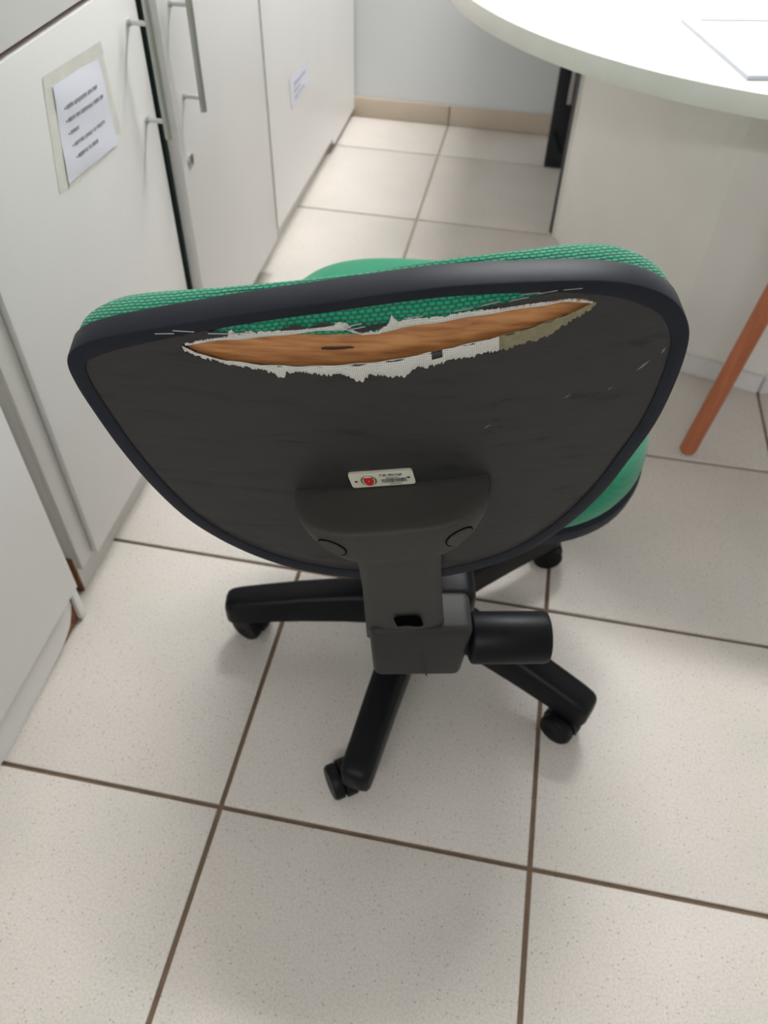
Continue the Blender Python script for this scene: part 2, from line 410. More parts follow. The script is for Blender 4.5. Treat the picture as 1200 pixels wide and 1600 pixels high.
# large notice: corners on the door of cabinet B (y, z)
XB = -.340
nTL, nTR, nBR, nBL = (.611, .746), (.750, .739), (.752, .614), (.586, .624)
nTL, nTR, nBR, nBL = [Vector(q) for q in (nTL, nTR, nBR, nBL)]
def notice_pt(s, t, off=0.):          # s 0..1 left-right, t 0..1 bottom-top
    q = (nBL*(1-s)+nBR*s)*(1-t) + (nTL*(1-s)+nTR*s)*t
    bulge = .0012 + .0022*math.sin(PI*s)*math.sin(PI*t)**.7 + .0014*math.sin(9*t+2*s)*.5
    return (XB + bulge + off, q[0], q[1])
nn_ = empty('paper_notice', (XB, .67, .60))
tp = []
def quadpatch(name, f, nu, nv, m, uvs=False):
    V = [f(i/nu, j/nv) for j in range(nv+1) for i in range(nu+1)]
    F = [(j*(nu+1)+i, j*(nu+1)+i+1, (j+1)*(nu+1)+i+1, (j+1)*(nu+1)+i) for j in range(nv) for i in range(nu)]
    return new(name, V, F, m, None, True, [(v[1], v[2]) for v in V] if uvs else None)
sh = quadpatch('sheet', lambda s, t: notice_pt(s, t), 16, 18, M_PAPER); adopt(nn_, sh)
Wn, Hn = .155, .128
def NP(u, v): return notice_pt(u/Wn, v/Hn, .0006)
pr = text_marks('print', [(.020, .092, [0, 5, 10, 4, 4]), (.020, .075, [0, 5, 3, 9, 5, 3]), (.022, .058, [0, 6]), (.026, .041, [0, 7, 6, 2, 7]), (.029, .024, [0, 7, 2, 5])], NP, M_INK, None)
adopt(nn_, pr)
# old tape border around the sheet
def frame_strip(name, s0, t0, s1, t1, lift=.0004):
    o = quadpatch(name, lambda s, t: (XB+lift, *((nBL*(1-(s0+(s1-s0)*s))+nBR*(s0+(s1-s0)*s))*(1-(t0+(t1-t0)*t)) + (nTL*(1-(s0+(s1-s0)*s))+nTR*(s0+(s1-s0)*s))*(t0+(t1-t0)*t))), 2, 2, M_TAPE)
    adopt(nn_, o)
frame_strip('tape_strip', -.16, -.03, .02, 1.10); frame_strip('tape_strip', -.15, .985, 1.14, 1.13, .0007)
frame_strip('tape_strip', .985, .10, 1.12, .985); frame_strip('tape_strip', .0, -.06, .75, .015)
tag(nn_, 'large white sheet with five bulleted lines taped to a cabinet door', 'notice')
# small label on cabinet D
sl = empty('paper_label', (-.340, 1.80, .31))
LW, LH = .20, .075
lTL, lTR, lBR, lBL = [Vector(q) for q in ((1.715, .388), (1.905, .377), (1.905, .318), (1.715, .312))]
def LP(u, v, off=.0016):
    s, t = u/LW, v/LH; q = (lBL*(1-s)+lBR*s)*(1-t) + (lTL*(1-s)+lTR*s)*t
    return (-.340+off, q[0], q[1])
adopt(sl, quadpatch('sheet', lambda s, t: LP(s*LW, t*LH, .001), 2, 2, M_PAPER))
adopt(sl, text_marks('print', [(.035, .046, [5, 8, 6]), (.035, .028, [6, 4]), (.035, .010, [7, 5, 4])], LP, M_INK2, None, ch=.008, cw=.0045, gap=.0015))
tag(sl, 'small white label with three printed lines on the farthest cabinet', 'label')

# ------------------------------------------------------------------ table with rounded end
tb = empty('table', (.785, 1.60, 0))
TCX, TCY, TR, TZ, TT = .787, 1.603, .735, .725, .035
arc = [(TCX+TR, 2.47), (TCX+TR, TCY+.3)] + [(TCX+TR*math.cos(a), TCY+TR*math.sin(a)) for a in [-PI*i/72 for i in range(73)]] + [(TCX-TR, TCY+.3), (TCX-TR, 2.47)]
def inset(pts, d):
    out = []
    for (x, y) in pts:
        if y <= TCY+1e-6:
            v = Vector((x-TCX, y-TCY)); l = v.length; v *= (l-d)/l; out.append((TCX+v.x, TCY+v.y))
        else: out.append((x-math.copysign(d, x-TCX), y-(d if y > 2.4 else 0)))
    return out
rt = loft('tabletop', [[(x, y, TZ-TT) for x, y in inset(arc, .004)], [(x, y, TZ-.0008) for x, y in inset(arc, .004)], [(x, y, TZ) for x, y in inset(arc, .0055)]], M_TABLE, None, smooth=False); adopt(tb, rt)
n_ = len(arc)
eb = loft('edge_band', [[(x, y, z) for x, y in inset(arc, d)] for z, d in ((TZ-TT-.0003, .004), (TZ-TT+.0005, .0008), (TZ-TT+.002, 0), (TZ-.003, 0), (TZ-.0012, .0008), (TZ-.0004, .004))], M_EDGE, None, False, False); adopt(tb, eb)
# pedestal: a faceted hollow leg
PED = [(.397, 1.807), (.669, 1.273), (.697, 1.236), (.899, 1.176), (1.10, 1.25), (1.20, 1.80)]
def panel(name, a, b, z0, z1, t=.018, m=M_PANEL, off=0.):
    a = Vector(a); b = Vector(b); d = (b-a).normalized(); nrm = Vector((d.y, -d.x))   # outward for counter-clockwise order
    if nrm.dot((a+b)/2 - Vector((.82, 1.58))) < 0: nrm = -nrm
    a2, b2 = a+nrm*off, b+nrm*off
    q = [a2, b2, b2-nrm*t, a2-nrm*t]
    V = [(p.x, p.y, z) for z in (z0, z1) for p in q]
    return new(name, V, [(0, 1, 2, 3), (4, 5, 6, 7), (0, 1, 5, 4), (1, 2, 6, 5), (2, 3, 7, 6), (3, 0, 4, 7)], m)
for i in range(len(PED)):
    a, b = PED[i], PED[(i+1) % len(PED)]
    adopt(tb, panel('pedestal_panel', a, b, 0.0, TZ-TT-.001))
e1 = panel('panel_edge', (.392, 1.817), (.399, 1.803), .001, TZ-TT-.001, .016, M_BLACK, .004); e1['label'] = 'dark edge of the pedestal panel'; adopt(tb, e1)
for i in (1, 2, 3):
    adopt(tb, panel('plinth_trim', PED[i], PED[i+1], .0005, .045, .01, M_LAM, .012))
# black rear leg
lg = box('leg', (.350, 2.245, .0), (.408, 2.300, TZ-TT-.001), M_BLACK, bev=.003); adopt(tb, lg)
ch_ = box('cable_channel', (.388, 2.2415, .20), (.402, 2.2455, .60), M_STEEL, bev=.001); ch_.parent = lg; ch_.matrix_parent_inverse = lg.matrix_world.inverted()
cl = tube('cable_clip', [(.362, 2.240, .115), (.372, 2.236, .10), (.392, 2.236, .06), (.398, 2.240, .05)], .0045, M_RIM, seg=8); cl.parent = lg
tag(tb, 'large white table with a rounded end on a faceted white pedestal', 'table')
# clear folder on the table
fo = empty('document_folder', (.60, 1.07, TZ))
A_, B_, C_ = Vector((.518, 1.195, 0)), Vector((.600, .935, 0)), Vector((.820, .985, 0)); D_ = A_+(C_-B_)
def slab(name, q, z0, z1, m):
    V = [(p.x, p.y, z) for z in (z0, z1) for p in q]
    return new(name, V, [(0, 1, 2, 3), (4, 5, 6, 7)] + [(i, (i+1) % 4, 4+(i+1) % 4, 4+i) for i in range(4)], m)
adopt(fo, slab('cover', [A_, B_, C_, D_], TZ, TZ+.006, mat('folder_cover', (196, 200, 210), rough=.3)))
ins = lambda q, k: [p*(1-k) + (A_+C_)/2*k for p in q]
adopt(fo, slab('sheet', ins([A_, B_, C_, D_], .02), TZ+.006, TZ+.0068, M_TABLE))
q0, q1 = A_+(D_-A_)*.12-(A_-B_)*.06, A_+(D_-A_)*.95-(A_-B_)*.06
adopt(fo, tube('binding_clip', [(q0.x, q0.y, TZ+.008), (q1.x, q1.y, TZ+.008)], .0012, mat('clip_grey', (190, 195, 210), rough=.4), seg=8))
tag(fo, 'thin white document folder with grey edges lying on the table', 'folder')

# ------------------------------------------------------------------ three-legged stool, mostly outside the frame
so = empty('stool', (.925, .965, 0))
SC = Vector((.925, .967))
for k, ang in enumerate((190.5, 310.5, 70.5)):
    d = Vector((math.cos(math.radians(ang)), math.sin(math.radians(ang))))
    f0 = SC + d*.205; f1 = SC + d*.158
    adopt(so, tube('leg', [(f0.x, f0.y, .0), (f0.x, f0.y, .004), (f0.x-d.x*.002, f0.y-d.y*.002, .012), (f1.x, f1.y, .445)], [.011, .0165, .0175, .0175], M_STOOL, seg=16))
rings = []
for z, r in ((.445, .165), (.447, .172), (.465, .176), (.475, .172), (.477, .166)):
    rings.append([(SC.x+r*math.cos(2*PI*i/40), SC.y+r*math.sin(2*PI*i/40), z) for i in range(40)])
adopt(so, loft('seat', rings, M_STOOL))
tag(so, 'terracotta-coloured stool with a slanted round leg beside the table pedestal', 'stool')

# ================================================================== the office chair
chair = empty('office_chair', (.231, .352, 0))
tag(chair, 'green swivel office chair with a torn black backrest cover', 'chair')
BC = Vector((.231, .352, 0))
def add(o, p=None):
    if p is None: adopt(chair, o)
    else: o.parent = p; o.matrix_parent_inverse = Matrix.Identity(4)
    return o
# sub-parts: parents already carry the offset of the Empty, children are in the same mesh coordinates
# ---- five-star base
def rrect(hw, z0, z1, r, n=4):
    pts = []
    for cx, cz, a0 in ((hw-r, z1-r, 0), (-hw+r, z1-r, 90), (-hw+r, z0+r*.4, 180), (hw-r, z0+r*.4, 270)):
        rr = r if cz > (z0+z1)/2 else r*.4
        cxx = math.copysign(hw-rr, cx)
        for k in range(n+1):
            a = math.radians(a0+90*k/n); pts.append((cxx+rr*math.cos(a), cz+rr*math.sin(a)))
    return pts
hubr = []
for z, r in ((.052, .030), (.054, .034), (.135, .036), (.145, .033), (.147, .028)):
    hubr.append([(BC.x+r*math.cos(2*PI*i/28), BC.y+r*math.sin(2*PI*i/28), z) for i in range(28)])
base = add(loft('base_hub', hubr, M_PLAS))
ANG = (190, 262.5, 335, 46, 118)
CYAW = (250, 216, 60, 100, 20)
COFF = ((.004, .008), (-.022, -.003), (-.006, -.010), (.012, .012), (0, .01))
for k, ang in enumerate(ANG):
    d = Vector((math.cos(math.radians(ang)), math.sin(math.radians(ang)), 0)); s = Vector((-d.y, d.x, 0))
    rings = []
    for r, hw, zt, zb, rr in ((.020, .026, .138, .062, .014), (.06, .0265, .137, .066, .014), (.12, .0255, .132, .067, .014), (.19, .0245, .123, .064, .013), (.25, .0235, .112, .058, .012), (.29, .023, .104, .052, .012), (.305, .022, .100, .050, .012), (.312, .019, .096, .053, .011), (.315, .014, .090, .058, .009)):
        rings.append([BC + d*r + s*x + Vector((0, 0, z)) for x, z in rrect(hw, zb, zt, rr)])
    add(loft('base_arm', rings, M_PLAS))
    # caster: hood, two wheels, stem
    cc = BC + d*.283 + Vector((COFF[k][0], COFF[k][1], .0265))
    yaw = math.radians(CYAW[k]); ax = Vector((math.cos(yaw), math.sin(yaw), 0)); fw = Vector((-ax.y, ax.x, 0))
    hood_r = []
    for t in (-.021, -.019, .019, .021):
        rr = .0285 if abs(t) < .02 else .026
        ring = [cc + ax*t*.42 + fw*rr*math.cos(a) + Vector((0, 0, rr*math.sin(a))) for a in [PI*(-.06 + 1.06*i/16) for i in range(17)]]
        hood_r.append(ring)
    cas = add(loft('caster', hood_r, M_PLAS))
    for sgn in (-1, 1):
        wr = []
        for t, r in ((.009, .012), (.0095, .024), (.0115, .0265), (.022, .0265), (.026, .0235), (.0265, .015), (.0255, .008)):
            wr.append([cc + ax*sgn*t + fw*r*math.cos(2*PI*i/28) + Vector((0, 0, r*math.sin(2*PI*i/28))) for i in range(28)])
        add(loft('caster_wheel', wr, M_PLAS), cas)
    sp_ = BC + d*.283
    add(tube('caster_stem', [(cc.x, cc.y, .040), ((cc.x+sp_.x)/2, (cc.y+sp_.y)/2, .052), (sp_.x, sp_.y, .066)], .0085, M_STEEL, seg=10), cas)
add(tube('gas_lift', [(BC.x, BC.y, .14), (BC.x, BC.y, .30), (BC.x, BC.y, .3005), (BC.x, BC.y, .405)], [.026, .024, .015, .015], M_PLAS, seg=24))

# ---- seat
ST = math.radians(4); sr = Vector((math.cos(ST), math.sin(ST), 0)); sf = Vector((-math.sin(ST), math.cos(ST), 0))
S0 = BC + sr*.014 + sf*.116
def sell(hw, hd, n=72, e=3.0):
    out = []
    for i in range(n):
        t = 2*PI*i/n; c, s = math.cos(t), math.sin(t)
        out.append((hw*math.copysign(abs(c)**(2/e), c), hd*math.copysign(abs(s)**(2/e), s)))
    return out
def seat_z(x, y):       # waterfall front and raised sides
    return -.012*max(0, (y-.12)/.16)**2 + .008*(x/.26)**2
def seat_ring(scale, z, droop=1.):
    R = []
    for x, y in sell(.264*scale, .272*scale):
        R.append(S0 + sr*x + sf*y + Vector((0, 0, z + seat_z(x, y)*droop)))
    return R
rings = [seat_ring(sc, z, dr) for sc, z, dr in ((.955, .446, .5), (.985, .450, .6), (1.0, .462, .7), (.998, .474, .8), (.98, .493, .9), (.94, .504, 1.), (.86, .511, 1.), (.65, .511, 1.), (.4, .496, 1.), (.15, .494, 1.))]
uv = [((p-S0).dot(sr), (p-S0).dot(sf) - p.z) for r in rings for p in r]
add(loft('seat_cushion', rings, M_GREEN2, uvs=uv))
rings = [seat_ring(sc, z, .5) for sc, z in ((.955, .4475), (.985, .450), (1.003, .446), (1.006, .440), (1.0, .430), (.985, .427), (.965, .428))]
add(loft('seat_trim', rings, M_RIM, None, False, False))
rings = [seat_ring(sc, z, .5) for sc, z in ((.968, .432), (.95, .424), (.75, .414), (.4, .41), (.1, .41))]
add(loft('seat_shell', rings, M_PLAS))
# ---- mechanism under the seat
def obox(name, c, ex, ey, ez, hx, hy, hz, m, bev=.004, seg=3, taper=1.):
    bm = bmesh.new(); bmesh.ops.create_cube(bm, size=2)
    for v in bm.verts:
        k = taper if v.co.z < 0 else 1.
        v.co = Vector((v.co.x*hx*k, v.co.y*hy*(k if taper != 1 else 1), v.co.z*hz))
    bmesh.ops.bevel(bm, geom=list(bm.edges), offset=bev, segments=seg, affect='EDGES', profile=.5)
    for v in bm.verts: v.co = Vector(c) + Vector(ex)*v.co.x + Vector(ey)*v.co.y + Vector(ez)*v.co.z
    me = bpy.data.meshes.new(name); bm.to_mesh(me); bm.free()
    return link(name, me, m, None, True, 35)
Z = Vector((0, 0, 1))
add(obox('seat_plate', BC+sf*.02+Z*.398, sr, sf, Z, .095, .11, .013, M_PLAS))
TH = math.radians(12); cr = Vector((math.cos(TH), math.sin(TH), 0)); cf = Vector((-math.sin(TH), math.cos(TH), 0))
BX = Vector((.2590, .062, .430))
dm = (Vector((BC.x, BC.y-.07, 0)) - Vector((BX.x, BX.y, 0))); dl = dm.length; dm.normalize(); dn = Vector((dm.y, -dm.x, 0))
mid = Vector((BX.x, BX.y, 0)) + dm*dl/2
add(obox('support_bar', mid+Z*.398, dn, dm, Z, .030, dl/2, .012, M_PLAS))
add(obox('tilt_housing', Vector((.284, .150, .405)), cr, cf, Z, .026, .040, .036, M_PLAS, .014, 4))
bxo = obox('post_bracket', BX, cr, cf, Z, .0540, .027, .046, mat('bracket_black_plastic', (44, 43, 42), rough=.5, spec=.2), .009, 4, .88); add(bxo)
rib = obox('moulding_rib', BX - cf*.0252 - Z*.018 + cr*.006, (cr+Z*.18).normalized(), cf, (Z-cr*.18).normalized(), .0009, .0016, .022, MATS['bracket_black_plastic'], .0005, 1); add(rib, bxo)
K0 = BX + cr*.0545 - cf*.004 + Z*.001; K1 = K0 + cr*.086
kn = []
for t, r in ((0., .024), (.002, .0275), (.004, .0285), (.080, .0285), (.0845, .0270), (.086, .0235), (.0862, .010)):
    kn.append([K0 + cr*t + cf*r*math.cos(2*PI*i/36) + Z*r*math.sin(2*PI*i/36) for i in range(36)])
add(loft('adjust_knob', kn, M_PLAS))

# ---- backrest frame: a across, b up, n backwards (towards the viewer)
O = Vector((.2299, .0241, .7499)); r_ = Vector((.9710, .1940, .1387)); u_ = Vector((-.1183, -.1134, .9865)); n_ = r_.cross(u_).normalized()
KC = .35
def PB(a, b, n): return O + r_*a + u_*b + n_*(n - KC*a*a)
AX = -.007
ctrl = [(0, .130), (.05, .1300), (.10, .1245), (.14, .1170), (.168, .1065), (.190, .090), (.2025, .068), (.2065, .045), (.2035, .010), (.195, -.030), (.180, -.067), (.162, -.106), (.137, -.142), (.104, -.174), (.067, -.1925), (.024, -.2020), (-.015, -.2020), (-.0545, -.194), (-.090, -.183), (-.118, -.1695), (-.1445, -.150), (-.168, -.1255), (-.1885, -.094), (-.2035, -.0516), (-.213, -.006), (-.218, .0376), (-.2195, .068), (-.2165, .089), (-.205, .1025), (-.18, .111), (-.1355, .1185), (-.0765, .1255)]
ctrl = [(x, y, 0) for x, y in ctrl]
OUT = [(v.x, v.y) for v in catmull(ctrl, 5, True)]
_n = len(OUT); _o = []
for i in range(_n):
    d = (Vector(OUT[(i+1) % _n])-Vector(OUT[i-1])).normalized(); _o.append((OUT[i][0]-d.y*-.003*-1, OUT[i][1]+d.x*-.003))
_in = [(OUT[i][0]+(_o[i][0]-OUT[i][0]), _o[i][1]) for i in range(_n)]
OUT = _in
NO = len(OUT); OC = (AX, -.03)
def osc(s, dx=0.): return [(OC[0]+(a-OC[0])*s, OC[1]+(b-OC[1])*s) for a, b in OUT]
def onorm(i):
    a0, b0 = OUT[i-1]; a1, b1 = OUT[(i+1) % NO]; d = Vector((a1-a0, b1-b0)).normalized(); return Vector((-d.y, d.x))
ONRM = [onorm(i) for i in range(NO)]
if (Vector(OUT[0])+ONRM[0]*.01 - Vector(OC)).length < (Vector(OUT[0])-Vector(OC)).length: ONRM = [-v for v in ONRM]
def ooff(d): return [(OUT[i][0]+ONRM[i].x*d, OUT[i][1]+ONRM[i].y*d) for i in range(NO)]

# plywood shell
sc_list = (1., .8, .6, .4, .2)
rings = [[PB(a, b, -.014) for a, b in ooff(-.008)], [PB(a, b, -.001) for a, b in ooff(-.008)]]
for s in (.93, .8, .6, .4, .2, .05): rings.append([PB(a, b, -.0005) for a, b in osc(s)])
ply = add(loft('plywood_board', rings, M_WOOD, None, True, True, sharp=60))

# tear outline in (a, b)
lower = [(-.1334, .1000), (-.1257, .0927), (-.1083, .0858), (-.084, .0799), (-.0552, .0761), (-.0255, .0747), (-.0034, .0748), (.013, .0757), (.0421, .0790), (.0711, .0822), (.0998, .0865), (.1208, .0915), (.1425, .0990)]
upper = [(-.1334, .1000), (-.1285, .1085), (-.1199, .1160), (-.0808, .1196), (-.0455, .1206), (.0065, .1216), (.0494, .1211), (.1002, .1172), (.1190, .1140), (.1320, .1065), (.1425, .0990)]
# black vinyl back cover with a lens-shaped hole
hole = []
NL = NO
cen = (0.004, .098)
def hole_pt(th):
    """boundary of the tear along a direction from its centre"""
    d = (math.cos(th), math.sin(th)); poly = lower + upper[::-1][1:-1]
    best = None
    for i in range(len(poly)):
        x1, y1 = poly[i]; x2, y2 = poly[(i+1) % len(poly)]
        ex, ey = x2-x1, y2-y1; det = d[0]*(-ey) - d[1]*(-ex)
        if abs(det) < 1e-12: continue
        qx, qy = x1-cen[0], y1-cen[1]
        t = (qx*(-ey) - qy*(-ex))/det; s = (d[0]*qy - d[1]*qx)/det
        if t > 0 and -1e-6 <= s <= 1+1e-6: best = t if best is None else max(best, t)
    return (cen[0]+d[0]*best, cen[1]+d[1]*best)
OI = ooff(-.0045)
hp = []
for i in range(NO):
    a, b = OI[i]
    # direction warped so that the hole is covered evenly along its length
    ah = max(-.1334, min(.1425, cen[0]+(a-cen[0])*.66)); 
    hp.append((ah, b))
HR = []
for i in range(NO):
    a, b = OI[i]
    th = math.atan2((b-cen[1])*.28, a-cen[0])
    HR.append(hole_pt(th))
rnd = random.Random(5)
HRj = [(a + rnd.uniform(-.0006, .0006), b + rnd.uniform(-.0007, .0007)) for a, b in HR]
rings = []
for j, f in enumerate((0., .03, .1, .2, .35, .5, .65, .8, .92, 1.)):
    ring = []
    for i in range(NO):
        a = HRj[i][0]*(1-f)+OI[i][0]*f; b = HRj[i][1]*(1-f)+OI[i][1]*f
        low = max(0., min(1., (.100-b)/.01)) if f < .3 else 0
        lift = .0018 + .0028*low*(1-f/.3)*(1 if f < .3 else 0)*max(0, 1-abs(a-.0)/.15)
        ring.append(PB(a, b, lift))
    rings.append(ring)
vin = add(loft('back_cover', rings, M_VINYL, None, False, False, sharp=70))
sol = vin.modifiers.new('thickness', 'SOLIDIFY'); sol.thickness = .0009; sol.offset = 1

# green fabric margin stapled behind, visible inside the tear
glow = [(-.1205, .1136), (-.0969, .1053), (-.0808, .1035), (-.0602, .1030), (-.0238, .0990), (-.0132, .0980), (.0099, .0990), (.0436, .1035), (.0661, .1060), (.0963, .1088), (.1196, .1123)]
N = 60; V = []; UV = []
for j in range(7):
    for i in range(N+1):
        a = -.1205 + .240*i/N
        b0 = interp(glow, a); b1 = interp(upper, a)+.0012; t = j/6
        b = b0+(b1-b0)*t
        V.append(PB(a, b, .0010 + .0010*math.sin(PI*min(1, t*1.2)) + .0003*math.sin(a*300))); UV.append((a, b))
F = [(j*(N+1)+i, j*(N+1)+i+1, (j+1)*(N+1)+i+1, (j+1)*(N+1)+i) for j in range(6) for i in range(N)]
gm = add(new('fabric_margin', V, F, M_GREEN, None, True, UV)); gm['label'] = 'green fabric margin showing inside the tear'

# white scrim, frayed, hanging along the lower edge of the tear
scr = [(-.1324, .0959), (-.1129, .0856), (-.0962, .0803), (-.0782, .0741), (-.0718, .0682), (-.0671, .0731), (-.0529, .0718), (-.0371, .0671), (-.0320, .0690), (-.0269, .0659), (-.0175, .0593), (-.0105, .0645), (.0137, .0606), (.0209, .0661), (.0565, .0704), (.0766, .0725), (.1069, .0769), (.1212, .0845), (.1425, .0985)]
N = 260; V = []; UV = []; rnd = random.Random(11)
for j in range(5):
    for i in range(N+1):
        a = -.1334 + .2759*i/N; t = j/4
        b1 = interp(lower, a)+.0010; b0 = min(b1-.0004, interp(scr, a) + (rnd.uniform(-.0022, .0010) if j == 0 else 0))
        b = b0+(b1-b0)*t
        V.append(PB(a, b, .0032 + .0040*math.sin(PI*(.15+.7*t))*max(.1, 1-abs(a)/.14) + .0004*math.sin(a*240+3*t))); UV.append((a, b))
F = [(j*(N+1)+i, j*(N+1)+i+1, (j+1)*(N+1)+i+1, (j+1)*(N+1)+i) for j in range(4) for i in range(N) if abs(-.1334+.2759*(i+.5)/N-.037) > .0038 or j not in (2, 3)]
Fw = [f for f in F if (f[0] % (N+1)) < 200]; Fo = [f for f in F if (f[0] % (N+1)) >= 200]
def compact(V, F, UV):
    used = sorted({i for f in F for i in f}); mp = {k: i for i, k in enumerate(used)}
    return [V[k] for k in used], [tuple(mp[i] for i in f) for f in F], [UV[k] for k in used]
Vo, Fo, UVo = compact(V, Fo, UV)
fe = add(new('foam_edge', Vo, Fo, mat('olive_foam', (128, 122, 96), rough=.95, var=.15, vscale=300, bump=.5, bscale=700), None, True, UVo)); fe['label'] = 'olive foam showing at the right end of the tear'
V, F, UV = compact(V, Fw, UV)
s1 = add(new('torn_backing', V, F, M_SCRIM, None, True, UV)); s1['label'] = 'frayed white gauze along the lower edge of the tear'
# upper frayed strip between green margin and wood
us_lo = [(-.1310, .1010), (-.1155, .1030), (-.0933, .1033), (-.0649, .1040), (-.0400, .1052), (-.0238, .1045), (-.0110, .0985), (.0005, .0985), (.0150, .1010), (.0432, .1020), (.0852, .1038), (.1201, .1045), (.1400, .1000)]
us_hi = [(-.1310, .1022), (-.1155, .1048), (-.1000, .1062), (-.0965, .1130), (-.0930, .1068), (-.0850, .1100), (-.0800, .1075), (-.0602, .1082), (-.0400, .1078), (-.0300, .1086), (-.0238, .1120), (-.0180, .1068), (-.0110, .1000), (.0005, .1000), (.0080, .1070), (.0099, .1125), (.0130, .1066), (.0436, .1062), (.0661, .1076), (.0852, .1062), (.1201, .1058), (.1400, .1008)]
N = 240; V = []; UV = []; rnd = random.Random(12)
for j in range(4):
    for i in range(N+1):
        a = -.1310 + .271*i/N; t = j/3
        b0 = interp(us_lo, a); b1 = max(b0+.0004, interp(us_hi, a) + (rnd.uniform(-.0006, .0014) if j == 3 else 0))
        V.append(PB(a, b0+(b1-b0)*t, .0030+.0012*math.sin(PI*t)+.0004*math.sin(a*190))); UV.append((a, b0+(b1-b0)*t))
F = [(j*(N+1)+i, j*(N+1)+i+1, (j+1)*(N+1)+i+1, (j+1)*(N+1)+i) for j in range(3) for i in range(N)]
s2 = add(new('torn_backing', V, F, M_SCRIM, None, True, UV)); s2['label'] = 'frayed white threads along the upper edge of the tear'
# scraps of black vinyl above the strip, at both ends of the tear
def scrap(lo, hi, name='vinyl_scrap', n=.0036):
    V = []; k = len(lo)
    for (a, b) in lo: V.append(PB(a, b, n))
    for (a, b) in hi: V.append(PB(a, b, n+.0008))
    return add(new(name, V, [(i, i+1, k+i+1, k+i) for i in range(k-1)], M_VINYL))
scrap([(-.064, .1085), (-.054, .1080), (-.046, .1083)], [(-.062, .1110), (-.054, .1128), (-.047, .1105)])
scrap([(-.045, .1083), (-.034, .1085), (-.026, .1098)], [(-.043, .1110), (-.036, .1125), (-.028, .1112)])
scrap([(-.022, .1030), (-.010, .1008), (.006, .1045)], [(-.022, .1062), (-.010, .1060), (.006, .1078)])
scrap([(.064, .1068), (.085, .1066), (.105, .1066), (.125, .1060), (.136, .1035)], [(.064, .1090), (.085, .1108), (.105, .1128), (.122, .1140), (.138, .1060)], n=.0030)
scrap([(-.133, .1012), (-.115, .1048), (-.098, .1066)], [(-.132, .1085), (-.118, .1140), (-.100, .1098)], n=.0030)
# staples
def staple(a, b, da, db):
    p, q = PB(a, b, .0012), PB(a+da, b+db, .0012); h = n_*.0036
    return add(tube('staple', [p, p+h, q+h, q], .00036, mat('staple_wire', (150, 150, 150), rough=.45, metal=.8), seg=6))
for a, b, da, db in ((-.148, .1130, .013, -.0004), (-.135, .1150, .014, -.0018), (-.112, .1112, .013, -.0012), (-.097, .1098, .012, 0), (.050, .1105, .012, .0010), (.068, .1122, .012, .0014), (.086, .1128, .012, .0008), (.104, .1150, .012, .0004), (-.022, .1075, .012, .0022), (.018, .1098, .012, .0004), (.093, .1165, .012, -.0006), (.120, .1150, .012, -.0012), (-.020, .1052, .012, .0015)):
    staple(a, b, da, db)
# dark knot in the veneer
kv = [PB(a, b, .0004) for a, b in ((-.0405, .0872), (-.034, .0862), (-.026, .0858), (-.019, .0860), (-.0175, .0868), (-.022, .0878), (-.030, .0884), (-.038, .0892), (-.0405, .0888))]
add(new('veneer_chip', kv, [tuple(range(9))], mat('dark_chip', (54, 34, 26), rough=.9)))
# small scuffs in the vinyl
for a, b, l, wdt, ang in ((.182, .035, .013, .0022, 40), (.129, .0175, .007, .0012, 30), (.195, .046, .006, .002, 60), (.070, -.002, .008, .001, 30), (.160, .018, .005, .001, 30)):
    c_, s_ = math.cos(math.radians(ang)), math.sin(math.radians(ang))
    add(new('scuff', [PB(a+c_*x*l/2-s_*y*wdt/2, b+s_*x*l/2+c_*y*wdt/2, .0030) for x, y in ((-1, -.2), (-.2, -1), (1, .1), (.1, .8))], [(0, 1, 2, 3)], mat('scuff_grey', (120, 120, 118), rough=.8)))

# edge trim round the whole backrest
topf = [max(0., min(1., (b-.09)/.03)) * max(0., 1-(abs(a-AX)/.19)**4) for a, b in OUT]
prof = [(-.0100, .0026), (-.0096, .0034), (-.0085, .0037), (.0016, .0037), (.0027, .0033), (.0032, .0022), (.0032, -.0175), (.0026, -.0195), (.0010, -.0206), (-.009, -.0206)]
rings = []
for (dd, nn) in prof:
    ring = []
    for i in range(NO):
        k = topf[i]; lip = dd
        if dd < -.005 and nn > 0: lip = dd + .0052*k
        a, b = OUT[i][0]+ONRM[i].x*lip, OUT[i][1]+ONRM[i].y*lip
        ring.append(PB(a, b, nn + .0015*k*(nn > 0)))
    rings.append(ring)
add(loft('backrest_trim', rings, M_RIM, None, False, False, sharp=28))

# green back cushion
def cush_T(a):
    x = min(1., abs(a-AX)/.214); return .012 + .056*x**1.5*(1-x**6)**.5
rings = []; uv = []
for d, fr in ((-.006, -.25), (-.001, .0), (.0015, .2), (.0010, .42), (-.004, .66), (-.012, .84), (-.024, .96), (-.045, 1.02), (-.08, .98), (-.12, .9), (-.155, .85)):
    ring = []
    for i in range(NO):
        if d > -.05: a, b = OUT[i][0]+ONRM[i].x*d, OUT[i][1]+ONRM[i].y*d
        else:
            k = 1+d/.17
            a0, b0 = OUT[i][0]+ONRM[i].x*-.045, OUT[i][1]+ONRM[i].y*-.045; k = (1+d/.17)/(1-.045/.17)
            a, b = OC[0]+(a0-OC[0])*k, OC[1]+(b0-OC[1])*k
        depth = .0185 + cush_T(a)*fr
        p = PB(a, b, -depth); ring.append(p); uv.append((a, b + depth))
    rings.append(ring)
add(loft('back_cushion', rings, M_GREEN, None, False, True, sharp=80, uvs=uv))

